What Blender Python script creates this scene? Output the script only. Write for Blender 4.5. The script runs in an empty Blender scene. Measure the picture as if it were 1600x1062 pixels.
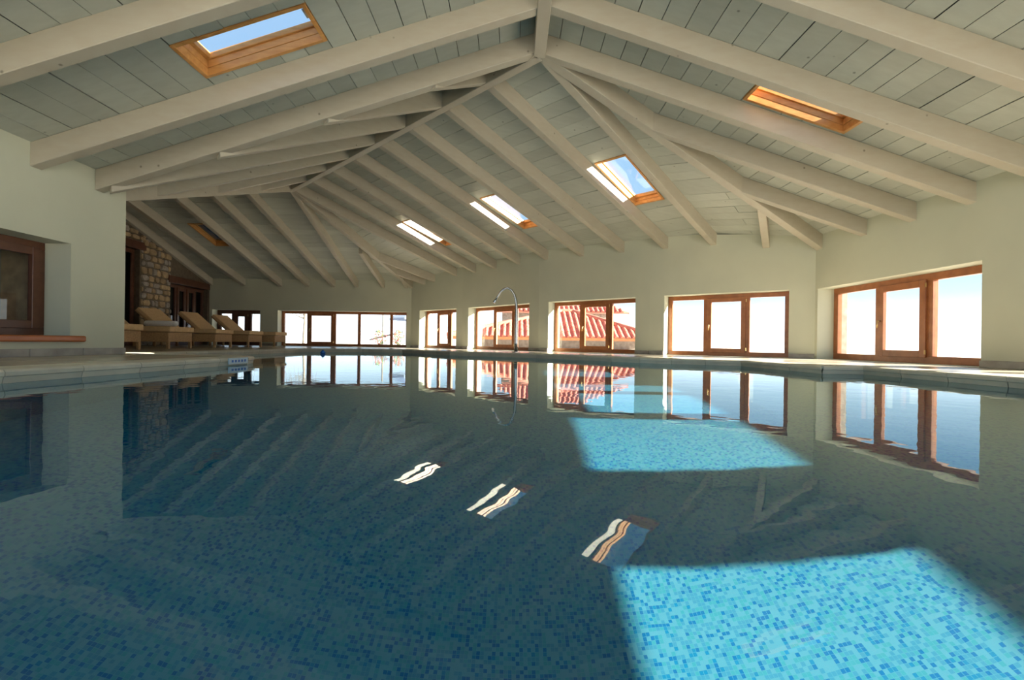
import bpy, bmesh, math, random
from mathutils import Vector, Matrix
random.seed(7)
sc = bpy.context.scene
COL = sc.collection
S = 0.30                      # one survey unit in metres
DECK = -0.70                  # deck level below the lens, in units
WATER = -1.0

def P(X, Z, Y):
    """survey coordinates (right, away, up from the lens) -> metres, deck at z=0"""
    return Vector((X * S, Z * S, (Y - DECK) * S))

# ------------------------------------------------------------ camera, world, sun, exposure
cam = bpy.data.cameras.new('camera')
cam_ob = bpy.data.objects.new('camera', cam)
COL.objects.link(cam_ob)
sc.camera = cam_ob
cam.sensor_width = 36.0
cam.lens = 16.0
cam.shift_y = 4.5 / 1600.0
cam.clip_start = 0.02
cam.clip_end = 2000
cam_ob.location = P(0, 0, 0)
ROLL = 0.0139
cam_ob.rotation_euler = (Matrix.Rotation(math.pi / 2, 4, 'X') @ Matrix.Rotation(ROLL, 4, 'Z')).to_euler()

world = bpy.data.worlds.new('sky')
sc.world = world
world.use_nodes = True
wn, wl = world.node_tree.nodes, world.node_tree.links
bg = wn['Background']
tc = wn.new('ShaderNodeTexCoord')
sp = wn.new('ShaderNodeSeparateXYZ')
rp = wn.new('ShaderNodeValToRGB')
wl.new(tc.outputs['Generated'], sp.inputs[0])
wl.new(sp.outputs['Z'], rp.inputs[0])
wl.new(rp.outputs[0], bg.inputs[0])
cr = rp.color_ramp
cr.elements[0].position = 0.0
cr.elements[0].color = (1.0, 1.0, 1.0, 1)
cr.elements[1].position = 1.0
cr.elements[1].color = (0.13, 0.24, 0.41, 1)
e = cr.elements.new(0.035); e.color = (0.75, 0.82, 0.88, 1)
e = cr.elements.new(0.09); e.color = (0.40, 0.52, 0.61, 1)
e = cr.elements.new(0.17); e.color = (0.22, 0.36, 0.50, 1)
e = cr.elements.new(0.45); e.color = (0.18, 0.30, 0.45, 1)
bg.inputs[1].default_value = 2.4

SUN_TRAVEL = Vector((-0.9915, 0.130, -math.tan(math.radians(18.6)))).normalized()
sun = bpy.data.lights.new('sun', 'SUN')
sun_ob = bpy.data.objects.new('sun', sun)
COL.objects.link(sun_ob)
sun.energy = 42.0
sun.angle = math.radians(0.53)
sun.color = (1.0, 0.90, 0.76)
sun_ob.location = (30, -4, 12)
sun_ob.rotation_euler = SUN_TRAVEL.to_track_quat('-Z', 'Y').to_euler()
sun.cycles.is_caustics_light = True

sc.view_settings.view_transform = 'Standard'
sc.view_settings.look = 'None'
sc.view_settings.gamma = 1.0
sc.view_settings.use_curve_mapping = False
sc.view_settings.exposure = 0.0
cy = sc.cycles
cy.use_denoising = True
cy.max_bounces = 12
cy.diffuse_bounces = 6
cy.glossy_bounces = 5
cy.transmission_bounces = 8
cy.transparent_max_bounces = 16
cy.sample_clamp_indirect = 8.0
cy.blur_glossy = 0.5

# ------------------------------------------------------------ materials
def newmat(name):
    m = bpy.data.materials.new(name)
    m.use_nodes = True
    nt = m.node_tree
    return m, nt.nodes, nt.links, nt.nodes['Principled BSDF']

def coords(n, l, scale=(1, 1, 1), kind='Object'):
    t = n.new('ShaderNodeTexCoord')
    mp = n.new('ShaderNodeMapping')
    mp.inputs['Scale'].default_value = scale
    l.new(t.outputs[kind], mp.inputs['Vector'])
    return mp.outputs[0]

def mixc(n, l, fac, a, b):
    mx = n.new('ShaderNodeMix')
    mx.data_type = 'RGBA'
    if isinstance(fac, float): mx.inputs['Factor'].default_value = fac
    else: l.new(fac, mx.inputs['Factor'])
    for key, v in (('A', a), ('B', b)):
        s = [i for i in mx.inputs if i.name == key and i.type == 'RGBA'][0]
        if isinstance(v, tuple): s.default_value = (*v, 1)
        else: l.new(v, s)
    return [o for o in mx.outputs if o.type == 'RGBA'][0]

def ramp(n, l, src, p0, p1, c0=(0, 0, 0, 1), c1=(1, 1, 1, 1)):
    r = n.new('ShaderNodeValToRGB')
    r.color_ramp.elements[0].position = p0
    r.color_ramp.elements[1].position = p1
    r.color_ramp.elements[0].color = c0
    r.color_ramp.elements[1].color = c1
    l.new(src, r.inputs[0])
    return r.outputs[0]

def wood(name, base, dark, grain=(1.5, 1.5, 1.5), rough=0.55, knots=True, vary=0.10, amount=0.35):
    m, n, l, b = newmat(name)
    v = coords(n, l, grain)
    nz = n.new('ShaderNodeTexNoise'); nz.inputs['Scale'].default_value = 3.0; nz.inputs['Detail'].default_value = 5
    l.new(v, nz.inputs['Vector'])
    g = ramp(n, l, nz.outputs[0], 0.35, 0.72)
    mul = n.new('ShaderNodeMath'); mul.operation = 'MULTIPLY'; mul.inputs[1].default_value = amount
    l.new(g, mul.inputs[0])
    col = mixc(n, l, mul.outputs[0], base, dark)
    if knots:
        v2 = coords(n, l, (1, 1, 1))
        vo = n.new('ShaderNodeTexVoronoi'); vo.inputs['Scale'].default_value = 4.2
        l.new(v2, vo.inputs['Vector'])
        k = ramp(n, l, vo.outputs['Distance'], 0.03, 0.075, (0.75, 0.75, 0.75, 1), (0, 0, 0, 1))
        col = mixc(n, l, k, col, tuple(c * 0.32 for c in dark))
    oi = n.new('ShaderNodeObjectInfo')
    hs = n.new('ShaderNodeHueSaturation')
    mr = n.new('ShaderNodeMapRange')
    mr.inputs['To Min'].default_value = 1.0 - vary; mr.inputs['To Max'].default_value = 1.0 + vary
    l.new(oi.outputs['Random'], mr.inputs['Value'])
    l.new(mr.outputs[0], hs.inputs['Value'])
    l.new(col, hs.inputs['Color'])
    l.new(hs.outputs[0], b.inputs['Base Color'])
    b.inputs['Roughness'].default_value = rough
    bp = n.new('ShaderNodeBump'); bp.inputs['Strength'].default_value = 0.15; bp.inputs['Distance'].default_value = 0.01
    l.new(nz.outputs[0], bp.inputs['Height']); l.new(bp.outputs[0], b.inputs['Normal'])
    return m

def noisy(name, c1, c2, scale=4.0, rough=0.7, bump=0.1, detail=4, spec=0.5, vary=0.0):
    m, n, l, b = newmat(name)
    v = coords(n, l)
    nz = n.new('ShaderNodeTexNoise'); nz.inputs['Scale'].default_value = scale; nz.inputs['Detail'].default_value = detail
    l.new(v, nz.inputs['Vector'])
    col = mixc(n, l, ramp(n, l, nz.outputs[0], 0.3, 0.7), c1, c2)
    if vary:
        oi = n.new('ShaderNodeObjectInfo'); hs = n.new('ShaderNodeHueSaturation'); mr = n.new('ShaderNodeMapRange')
        mr.inputs['To Min'].default_value = 1 - vary; mr.inputs['To Max'].default_value = 1 + vary
        l.new(oi.outputs['Random'], mr.inputs['Value']); l.new(mr.outputs[0], hs.inputs['Value'])
        l.new(col, hs.inputs['Color']); col = hs.outputs[0]
    l.new(col, b.inputs['Base Color'])
    b.inputs['Roughness'].default_value = rough
    b.inputs['Specular IOR Level'].default_value = spec
    if bump:
        bp = n.new('ShaderNodeBump'); bp.inputs['Strength'].default_value = bump; bp.inputs['Distance'].default_value = 0.01
        l.new(nz.outputs[0], bp.inputs['Height']); l.new(bp.outputs[0], b.inputs['Normal'])
    return m

M = {}
M['plank'] = wood('whitewashed_boards', (0.50, 0.52, 0.455), (0.38, 0.39, 0.33), (0.6, 5, 5), 0.5, True, 0.09)
M['rafter'] = wood('whitewashed_beams', (0.49, 0.45, 0.36), (0.42, 0.345, 0.25), (2, 2, 6), 0.5, True, 0.06)
M['roofing'] = noisy('roof_sheathing', (0.30, 0.26, 0.2), (0.22, 0.18, 0.14))
M['plaster'] = noisy('cream_plaster', (0.60, 0.61, 0.48), (0.56, 0.57, 0.45), 1.5, 0.85, 0.03)
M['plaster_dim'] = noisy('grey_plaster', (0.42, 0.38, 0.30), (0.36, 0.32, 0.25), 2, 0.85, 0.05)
M['brown'] = wood('stained_window_wood', (0.36, 0.13, 0.045), (0.20, 0.06, 0.02), (3, 3, 3), 0.35, False, 0.08, 0.6)
M['dark_brown'] = wood('dark_stained_wood', (0.13, 0.05, 0.025), (0.06, 0.02, 0.012), (3, 3, 3), 0.35, False, 0.08, 0.6)
M['pine'] = wood('varnished_pine', (0.72, 0.36, 0.11), (0.50, 0.19, 0.04), (2, 8, 8), 0.3, True, 0.05, 0.7)
M['sill'] = wood('orange_sill_wood', (0.50, 0.15, 0.045), (0.30, 0.08, 0.02), (1, 1, 6), 0.25, False, 0.03, 0.5)
M['brass'] = noisy('brass', (0.7, 0.5, 0.22), (0.6, 0.42, 0.18), 10, 0.3, 0)
M['brass'].node_tree.nodes['Principled BSDF'].inputs['Metallic'].default_value = 1.0
M['steel'] = noisy('brushed_steel', (0.55, 0.55, 0.54), (0.45, 0.45, 0.45), 20, 0.18, 0)
M['steel'].node_tree.nodes['Principled BSDF'].inputs['Metallic'].default_value = 1.0
M['base_tile'] = noisy('grey_stone_tile', (0.40, 0.38, 0.34), (0.26, 0.24, 0.21), 6, 0.45, 0.05, 6, vary=0.12)
M['floor_tile'] = noisy('beige_floor_tile', (0.58, 0.52, 0.40), (0.48, 0.42, 0.32), 3, 0.25, 0.02, 5, vary=0.07)
M['coping'] = noisy('pale_coping_stone', (0.68, 0.63, 0.50), (0.58, 0.53, 0.42), 5, 0.5, 0.04, 5, vary=0.07)
M['rubble_a'] = noisy('rubble_stone_tan', (0.50, 0.36, 0.20), (0.30, 0.21, 0.12), 7, 0.9, 0.4, 5, vary=0.25)
M['rubble_b'] = noisy('rubble_stone_grey', (0.42, 0.38, 0.32), (0.25, 0.21, 0.17), 7, 0.9, 0.4, 5, vary=0.25)
M['mortar'] = noisy('mortar', (0.16, 0.12, 0.08), (0.10, 0.08, 0.055), 9, 0.95, 0.3)
M['white'] = noisy('white_render', (0.85, 0.84, 0.80), (0.78, 0.77, 0.72), 2, 0.8, 0.03)
M['ground'] = noisy('pale_terrace_paving', (0.80, 0.77, 0.70), (0.70, 0.67, 0.60), 0.5, 0.85, 0.02)
M['terracotta'] = noisy('terracotta_tile', (0.72, 0.25, 0.16), (0.50, 0.14, 0.09), 3, 0.8, 0.1, 5, vary=0.12)
M['wicker'] = noisy('tan_wicker', (0.52, 0.33, 0.16), (0.36, 0.21, 0.10), 40, 0.7, 0.3, 3)
M['cushion'] = noisy('tan_canvas', (0.72, 0.49, 0.26), (0.62, 0.41, 0.21), 25, 0.8, 0.1, 3)
M['towel'] = noisy('white_terry', (0.82, 0.80, 0.78), (0.72, 0.70, 0.68), 50, 0.95, 0.4, 3)
M['blue'] = noisy('blue_plastic', (0.02, 0.16, 0.55), (0.02, 0.12, 0.45), 10, 0.3, 0)
M['marker'] = noisy('pale_blue_enamel', (0.55, 0.70, 0.78), (0.48, 0.64, 0.74), 10, 0.2, 0)
M['foliage'] = noisy('leaves', (0.06, 0.12, 0.04), (0.12, 0.20, 0.07), 8, 0.8, 0)
M['bark'] = noisy('bark', (0.20, 0.17, 0.14), (0.12, 0.10, 0.08), 8, 0.9, 0.2)
M['petal'] = noisy('red_petals', (0.75, 0.12, 0.10), (0.6, 0.06, 0.08), 8, 0.7, 0)
M['canvas'] = noisy('grey_blue_canvas', (0.30, 0.36, 0.48), (0.25, 0.30, 0.42), 8, 0.8, 0)
M['dark_room'] = noisy('painted_room_shade', (0.05, 0.045, 0.04), (0.03, 0.027, 0.024), 3, 0.8, 0)  # near-black colour stands in for the shade of the unlit rooms

def pane_mat(name, tint, refl=1.0):
    m, n, l, b = newmat(name)
    out = n['Material Output']; n.remove(b)
    tr = n.new('ShaderNodeBsdfTransparent'); tr.inputs[0].default_value = (*tint, 1)
    gl = n.new('ShaderNodeBsdfGlossy'); gl.inputs['Roughness'].default_value = 0.0
    lw = n.new('ShaderNodeLayerWeight'); lw.inputs['Blend'].default_value = 0.5
    pw = n.new('ShaderNodeMath'); pw.operation = 'POWER'; pw.inputs[1].default_value = 5.0
    l.new(lw.outputs['Facing'], pw.inputs[0])
    mu = n.new('ShaderNodeMath'); mu.operation = 'MULTIPLY_ADD'; mu.inputs[1].default_value = 0.8 * refl; mu.inputs[2].default_value = 0.04 * refl
    l.new(pw.outputs[0], mu.inputs[0])
    mx = n.new('ShaderNodeMixShader')
    l.new(mu.outputs[0], mx.inputs[0]); l.new(tr.outputs[0], mx.inputs[1]); l.new(gl.outputs[0], mx.inputs[2])
    l.new(mx.outputs[0], out.inputs[0])
    return m
M['pane'] = pane_mat('clear_glass', (0.97, 0.98, 0.98), 0.9)
M['dark_pane'] = pane_mat('dark_tint_glass', (0.10, 0.11, 0.11), 1.5)  # strong dark tint in the pane, lets little through

def water_mat():
    m, n, l, b = newmat('pool_water')
    out = n['Material Output']; n.remove(b)
    g = n.new('ShaderNodeBsdfGlass'); g.inputs['IOR'].default_value = 1.33; g.inputs['Roughness'].default_value = 0.0
    g.inputs['Color'].default_value = (0.86, 0.97, 1.0, 1)
    v = coords(n, l, (1, 1, 1))
    nz = n.new('ShaderNodeTexNoise'); nz.inputs['Scale'].default_value = 5.0; nz.inputs['Detail'].default_value = 2.0
    l.new(v, nz.inputs['Vector'])
    bp = n.new('ShaderNodeBump'); bp.inputs['Strength'].default_value = 0.075; bp.inputs['Distance'].default_value = 0.012
    l.new(nz.outputs[0], bp.inputs['Height'])
    l.new(bp.outputs[0], g.inputs['Normal'])
    l.new(g.outputs[0], out.inputs[0])
    return m
M['water'] = water_mat()

def mosaic_mat():
    m, n, l, b = newmat('glass_mosaic')
    t = n.new('ShaderNodeTexCoord')
    geo = n.new('ShaderNodeNewGeometry')
    sx = n.new('ShaderNodeSeparateXYZ'); l.new(t.outputs['Object'], sx.inputs[0])
    sn = n.new('ShaderNodeSeparateXYZ'); l.new(geo.outputs['Normal'], sn.inputs[0])
    # cell index per axis
    vm = n.new('ShaderNodeVectorMath'); vm.operation = 'SCALE'; vm.inputs['Scale'].default_value = 1 / 0.0155
    l.new(t.outputs['Object'], vm.inputs[0])
    add = n.new('ShaderNodeVectorMath'); add.operation = 'ADD'; add.inputs[1].default_value = (0.31, 0.47, 0.22)
    l.new(vm.outputs[0], add.inputs[0])
    fl = n.new('ShaderNodeVectorMath'); fl.operation = 'FLOOR'; l.new(add.outputs[0], fl.inputs[0])
    fr = n.new('ShaderNodeVectorMath'); fr.operation = 'FRACTION'; l.new(add.outputs[0], fr.inputs[0])
    wnz = n.new('ShaderNodeTexWhiteNoise'); wnz.noise_dimensions = '3D'; l.new(fl.outputs[0], wnz.inputs[0])
    r = n.new('ShaderNodeValToRGB'); r.color_ramp.interpolation = 'CONSTANT'
    els = r.color_ramp.elements
    els[0].position = 0; els[0].color = (0.075, 0.275, 0.375, 1)
    els[1].position = 0.34; els[1].color = (0.040, 0.225, 0.35, 1)
    e1 = els.new(0.58); e1.color = (0.040, 0.26, 0.33, 1)
    e2 = els.new(0.78); e2.color = (0.003, 0.135, 0.33, 1)
    e3 = els.new(0.93); e3.color = (0.006, 0.18, 0.35, 1)
    l.new(wnz.outputs[0], r.inputs[0])
    sf = n.new('ShaderNodeSeparateXYZ'); l.new(fr.outputs[0], sf.inputs[0])
    def edge(sock):
        a = n.new('ShaderNodeMath'); a.operation = 'LESS_THAN'; a.inputs[1].default_value = 0.09; l.new(sock, a.inputs[0]); return a.outputs[0]
    ab = n.new('ShaderNodeVectorMath'); ab.operation = 'ABSOLUTE'; l.new(geo.outputs['Normal'], ab.inputs[0])
    sa = n.new('ShaderNodeSeparateXYZ'); l.new(ab.outputs[0], sa.inputs[0])
    tot = None
    for ax in ('X', 'Y', 'Z'):
        lt = n.new('ShaderNodeMath'); lt.operation = 'LESS_THAN'; lt.inputs[1].default_value = 0.7; l.new(sa.outputs[ax], lt.inputs[0])
        mu = n.new('ShaderNodeMath'); mu.operation = 'MULTIPLY'; l.new(edge(sf.outputs[ax]), mu.inputs[0]); l.new(lt.outputs[0], mu.inputs[1])
        if tot is None: tot = mu.outputs[0]
        else:
            mxm = n.new('ShaderNodeMath'); mxm.operation = 'MAXIMUM'; l.new(tot, mxm.inputs[0]); l.new(mu.outputs[0], mxm.inputs[1]); tot = mxm.outputs[0]
    col = mixc(n, l, tot, r.outputs[0], (0.08, 0.28, 0.37))
    l.new(col, b.inputs['Base Color'])
    b.inputs['Roughness'].default_value = 0.6
    b.inputs['Specular IOR Level'].default_value = 0.1
    return m
M['mosaic'] = mosaic_mat()

# ------------------------------------------------------------ object helpers
def tag(o, label=None, cat=None, group=None, kind=None):
    if label: o['label'] = label
    if cat: o['category'] = cat
    if group: o['group'] = group
    if kind: o['kind'] = kind
    return o

def empty(name, loc=(0, 0, 0), rz=0.0, parent=None):
    o = bpy.data.objects.new(name, None)
    o.empty_display_size = 0.1
    COL.objects.link(o)
    o.location = loc
    o.rotation_euler = (0, 0, rz)
    if parent: o.parent = parent
    return o

class MB:
    def __init__(self): self.v = []; self.f = []
    def poly(self, pts):
        i = len(self.v); self.v += [Vector(p) for p in pts]; self.f.append(tuple(range(i, i + len(pts))))
    def prism(self, pts, off):
        """closed prism from polygon pts, extruded by vector off"""
        i = len(self.v); n = len(pts); off = Vector(off)
        a = [Vector(p) for p in pts]; self.v += a + [p + off for p in a]
        self.f.append(tuple(range(i, i + n))[::-1]); self.f.append(tuple(range(i + n, i + 2 * n)))
        for k in range(n):
            j = (k + 1) % n
            self.f.append((i + k, i + j, i + n + j, i + n + k))
        return self
    def box(self, x0, x1, y0, y1, z0, z1):
        return self.prism([(x0, y0, z0), (x1, y0, z0), (x1, y1, z0), (x0, y1, z0)], (0, 0, z1 - z0))
    def beam(self, p, q, w, h, side=None):
        """p,q: centres of the lower face ends; height h plumb"""
        p, q = Vector(p), Vector(q)
        d = (q - p); s = Vector((-d.y, d.x, 0)).normalized() * (w / 2)
        return self.prism([p - s, p + s, q + s, q - s], (0, 0, h))
    def tube(self, pts, rad, seg=10, cap=True):
        pts = [Vector(p) for p in pts]
        rads = rad if isinstance(rad, (list, tuple)) else [rad] * len(pts)
        base = len(self.v)
        ref = Vector((0, 1, 0)) if abs((pts[1] - pts[0]).normalized().y) < 0.9 else Vector((1, 0, 0))
        for i, p in enumerate(pts):
            d = (pts[min(i + 1, len(pts) - 1)] - pts[max(i - 1, 0)]).normalized()
            a = d.cross(ref).normalized(); b = d.cross(a).normalized()
            for k in range(seg):
                t = 2 * math.pi * k / seg
                self.v.append(p + (a * math.cos(t) + b * math.sin(t)) * rads[i])
        for i in range(len(pts) - 1):
            for k in range(seg):
                j = (k + 1) % seg
                self.f.append((base + i * seg + k, base + i * seg + j, base + (i + 1) * seg + j, base + (i + 1) * seg + k))
        if cap:
            self.f.append(tuple(base + k for k in range(seg))[::-1])
            self.f.append(tuple(base + (len(pts) - 1) * seg + k for k in range(seg)))
        return self
    def build(self, name, mat, parent=None, bevel=0.0, smooth=False, seg=1):
        me = bpy.data.meshes.new(name)
        org = Vector((0, 0, 0))
        if parent is None and self.v:
            # origin at the base centre of the thing
            xs = [v.x for v in self.v]; ys = [v.y for v in self.v]; zs = [v.z for v in self.v]
            org = Vector(((min(xs) + max(xs)) / 2, (min(ys) + max(ys)) / 2, min(zs)))
        off = org
        if parent is not None: off = parent_world(parent)
        inv = off.inverted() if isinstance(off, Matrix) else None
        vs = [(inv @ v) for v in self.v] if inv is not None else [v - off for v in self.v]
        me.from_pydata(vs, [], self.f)
        bm = bmesh.new(); bm.from_mesh(me)
        bmesh.ops.recalc_face_normals(bm, faces=bm.faces)
        if bevel:
            bmesh.ops.bevel(bm, geom=list(bm.edges), offset=bevel, segments=seg, affect='EDGES', profile=0.5, clamp_overlap=True)
        bm.to_mesh(me); bm.free()
        me.materials.append(M[mat] if isinstance(mat, str) else mat)
        if smooth:
            for p in me.polygons: p.use_smooth = True
        o = bpy.data.objects.new(name, me)
        COL.objects.link(o)
        if parent is not None: o.parent = parent
        else: o.location = org
        return o

def parent_world(o):
    m = Matrix.Translation(o.location) @ o.rotation_euler.to_matrix().to_4x4()
    if o.parent: m = parent_world(o.parent) @ m
    return m

# ------------------------------------------------------------ plan survey
def xl(X, Z): return X - 0.00985 * Z          # long walls lean very slightly with the axis
XR, XL = 18.5, -16.3
N1, N2 = (0.94, 18.2), (-17.15, 35.0)
Lr = math.hypot(N2[0] - N1[0], N2[1] - N1[1])
U2 = ((N2[0] - N1[0]) / Lr, (N2[1] - N1[1]) / Lr)
V2 = (U2[1], -U2[0])                           # downhill, towards the curved window wall
RH = 0.82                                      # rafter depth
RB = 11.5                                      # ridge height, underside of rafters
ZF = 53.0
F = 711.0
def kpt(xp, k): return (xp / k, F / k)
A, B_, C_, D_, E_ = kpt(472.9, 25.9), kpt(214.5, 21.33), kpt(41, 18.03), kpt(-78, 15.0), kpt(-158, F / ZF)

def h_right(x, z): return RB - 0.326 * (x - N1[0])
def h_left(x, z): return RB - 0.329 * (N1[0] - x)
def h_mid(x, z): return RB - 0.263 * ((x - N1[0]) * V2[0] + (z - N1[1]) * V2[1])
def h_far(x, z): return RB - (RB - 6.2) / (ZF - 35.0) * (z - 35.0)
def plane3(a, b, c):
    a, b, c = Vector(a), Vector(b), Vector(c)
    n = (b - a).cross(c - a)
    return lambda x, z: a.z - (n.x * (x - a.x) + n.y * (z - a.y)) / n.z
T0 = (13.84, 31.14)                            # foot of the first common rafter of the middle roof
HIP1 = (18.35, 27.2)
h_hip = plane3((N1[0], N1[1], RB), (HIP1[0], HIP1[1], 5.80), (T0[0], T0[1], h_mid(*T0)))
PV = (-17.0, 19.3)
h_tri = plane3((N1[0], N1[1], RB), (N2[0], N2[1], RB), (PV[0], PV[1], 5.83))
HIP2 = (E_[0], ZF)
T9 = (-8.48, 50.96)
h_hip2m = plane3((N2[0], N2[1], RB), (HIP2[0], HIP2[1], 6.2), (-6.29, 47.84, h_mid(-6.29, 47.84)))

def clip(poly, a, b, c):
    """keep a*x+b*z<=c"""
    out = []
    for i, p in enumerate(poly):
        q = poly[(i + 1) % len(poly)]
        dp, dq = a * p[0] + b * p[1] - c, a * q[0] + b * q[1] - c
        if dp <= 0: out.append(p)
        if (dp < 0 < dq) or (dq < 0 < dp):
            t = dp / (dp - dq); out.append((p[0] + (q[0] - p[0]) * t, p[1] + (q[1] - p[1]) * t))
    return out

def area(poly):
    return abs(sum(poly[i][0] * poly[(i + 1) % len(poly)][1] - poly[(i + 1) % len(poly)][0] * poly[i][1] for i in range(len(poly)))) / 2

def slab(mb, poly, hf, off, th):
    pts = [P(x, z, hf(x, z) + off) for x, z in poly]
    mb.prism(pts, (0, 0, th * S))

PW = 0.80                                      # board width, in plan
def facet(root, poly, hf, org, v, u, cuts, holes=(), boards=True, label='board'):
    """boards run along u, stacked down v; cuts = u positions of board ends; holes=[(j0,j1,u0,u1)]"""
    vv = [(p[0] - org[0]) * v[0] + (p[1] - org[1]) * v[1] for p in poly]
    j0, j1 = math.floor(min(vv) / PW), math.ceil(max(vv) / PW)
    ou, ov = org[0] * u[0] + org[1] * u[1], org[0] * v[0] + org[1] * v[1]
    deck = MB(); stuff = MB()
    for j in range(j0, j1):
        s = clip(clip(poly, v[0], v[1], ov + (j + 1) * PW - 0.028), -v[0], -v[1], -(ov + j * PW))
        sf = clip(clip(poly, v[0], v[1], ov + (j + 1) * PW), -v[0], -v[1], -(ov + j * PW))
        if len(s) < 3 or area(s) < 0.02: continue
        us = [(p[0] * u[0] + p[1] * u[1]) - ou for p in s]
        segs = [(min(us) - 1, max(us) + 1)]
        for h in holes:
            if h[0] <= j < h[1]:
                ns = []
                for a, b in segs:
                    if h[2] > a and h[3] < b: ns += [(a, h[2]), (h[3], b)]
                    else: ns.append((a, b))
                segs = ns
        for a, b in segs:
            q = clip(clip(sf, u[0], u[1], ou + b), -u[0], -u[1], -(ou + a))
            if len(q) >= 3 and area(q) > 1e-4: slab(deck, q, hf, RH + 0.12, 0.45)
            cs = [a] + [c for i, c in enumerate(cuts) if (i + j) % 2 == 0 and a + 0.3 < c < b - 0.3] + [b]
            for c0, c1 in zip(cs, cs[1:]):
                q = clip(clip(s, u[0], u[1], ou + c1 - 0.01), -u[0], -u[1], -(ou + c0 + 0.01))
                if len(q) < 3 or area(q) < 0.02: continue
                if boards:
                    m = MB(); slab(m, q, hf, RH + random.uniform(-0.004, 0.02), 0.09)
                    m.build('plank', 'plank', root)
                else:
                    slab(stuff, q, hf, RH + random.uniform(-0.004, 0.02), 0.09)
    deck.build('roof_sheathing', 'roofing', root)
    if not boards:
        o = stuff.build('planking', 'plank', root); o['kind'] = 'stuff'

def rafter(root, a, ha, b, hb, w=0.40, name='rafter', h=RH):
    m = MB(); m.beam(P(a[0], a[1], ha), P(b[0], b[1], hb), w * S, h * S)
    return m.build(name, 'rafter', root, bevel=0.006)

# ------------------------------------------------------------ roof
def hjoin(x0, x1, zs): pass
SP = 2.68                                      # rafter spacing of the near roof
near_z = [18.2, 15.62, 12.5, 9.6, 6.8, 4.0, 1.2, -1.6]
left_z = [18.2, 15.75, 12.1, 9.3, 6.5, 3.7, 0.9, -1.9]
c_r = tag(empty('ceiling', P(9, 10, 9)), 'sloping whitewashed board ceiling over the right side of the near pool', kind='structure')
OVR = 20.8
poly = [(N1[0], N1[1]), (N1[0], -4), (xl(OVR, 0), -4), (xl(OVR, 28.4), 28.4 + 0.0)]
# hip edge continues to the eave
hx = (HIP1[0] - N1[0], HIP1[1] - N1[1])
tt = (OVR - 0.25 - N1[0]) / hx[0]
HE = (N1[0] + hx[0] * tt, N1[1] + hx[1] * tt)
poly = [(N1[0], N1[1]), (N1[0], -4), (HE[0] + 0.2, -4), HE]
SKR = (math.floor((9.3 - N1[0]) / PW), 0)
jr0 = round((9.3 - N1[0]) / PW); jr1 = jr0 + 5
facet(c_r, poly, h_right, N1, (1, 0), (0, 1), [z - N1[1] for z in near_z[1:]] + [2.5, 5.2], holes=[(jr0, jr1, -1.95, -0.30)])
for i, z in enumerate(near_z):
    b = (xl(XR + 0.6, z), z + 0.05)
    rafter(c_r, (N1[0] + 0.1, z), h_right(N1[0] + 0.1, z), b, h_right(*b))
def on_hip(zt):
    t = (zt - N1[1]) / hx[1]; return (N1[0] + hx[0] * t, zt)
for zt in (20.9, 23.75):
    a = on_hip(zt); b = (XR + 0.4, zt); rafter(c_r, a, h_right(*a), b, h_right(*b))
rafter(c_r, N1, RB - 0.02, HIP1, 5.80, 0.46, 'hip_rafter', 0.9)
rafter(c_r, (N1[0], N1[1]), RB - 0.12, (N1[0], -4), RB - 0.12, 0.46, 'ridge_beam', 1.0)

c_l = tag(empty('ceiling', P(-8, 10, 9)), 'sloping whitewashed board ceiling over the left side of the near pool', kind='structure')
V1E = (-16.47, 18.07)
LE = (-18.2, 18.0)
poly = [(N1[0], N1[1]), (LE[0], LE[1]), (LE[0], -4), (N1[0], -4)]
jl0 = round((N1[0] + 6.27) / PW); jl1 = jl0 + 5
facet(c_l, poly, h_left, N1, (-1, 0), (0, 1), [z - N1[1] for z in left_z[1:]], holes=[(jl0, jl1, -4.75, -3.1)])
for i, z in enumerate(left_z):
    e_ = (V1E if i == 0 else (xl(XL - 0.3, z), z - 0.1))
    rafter(c_l, (N1[0] - 0.1, z), RB, e_, h_left(*e_))

c_m = tag(empty('ceiling', P(2, 28, 9)), 'whitewashed board ceiling sloping to the curved window wall, three bright skylights', kind='structure')
ends = [(13.84, 31.14), (11.04, 32.83), (8.25, 34.68), (5.43, 36.72), (2.69, 38.81), (0.34, 41.08), (-1.99, 43.37), (-4.2, 45.54), (-6.29, 47.84)]
jm0, jm1 = round(7.7 / PW), round(7.7 / PW) + 6
def ext(p, org, d):
    L = math.hypot(p[0] - org[0], p[1] - org[1]); return (p[0] + (p[0] - org[0]) / L * d, p[1] + (p[1] - org[1]) / L * d)
tops = [(N1[0] + U2[0] * Lr * t / 8, N1[1] + U2[1] * Lr * t / 8) for t in range(9)]
e0, e8 = ext(ends[0], tops[0], 2.2), ext(ends[8], tops[8], 2.2)
poly = [tops[0], tops[8], e8, e0]
cutm = [Lr * t / 8 for t in range(1, 8)]
facet(c_m, poly, h_mid, N1, V2, U2, cutm, holes=[(jm0, jm1, 0.55, 2.55), (jm0, jm1, 10.1, 12.05), (jm0, jm1, 19.75, 21.75)])
for a, b in zip(tops, ends):
    b2 = ext(b, a, 0.5)
    rafter(c_m, a, h_mid(*a), b2, h_mid(*b2))
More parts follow.
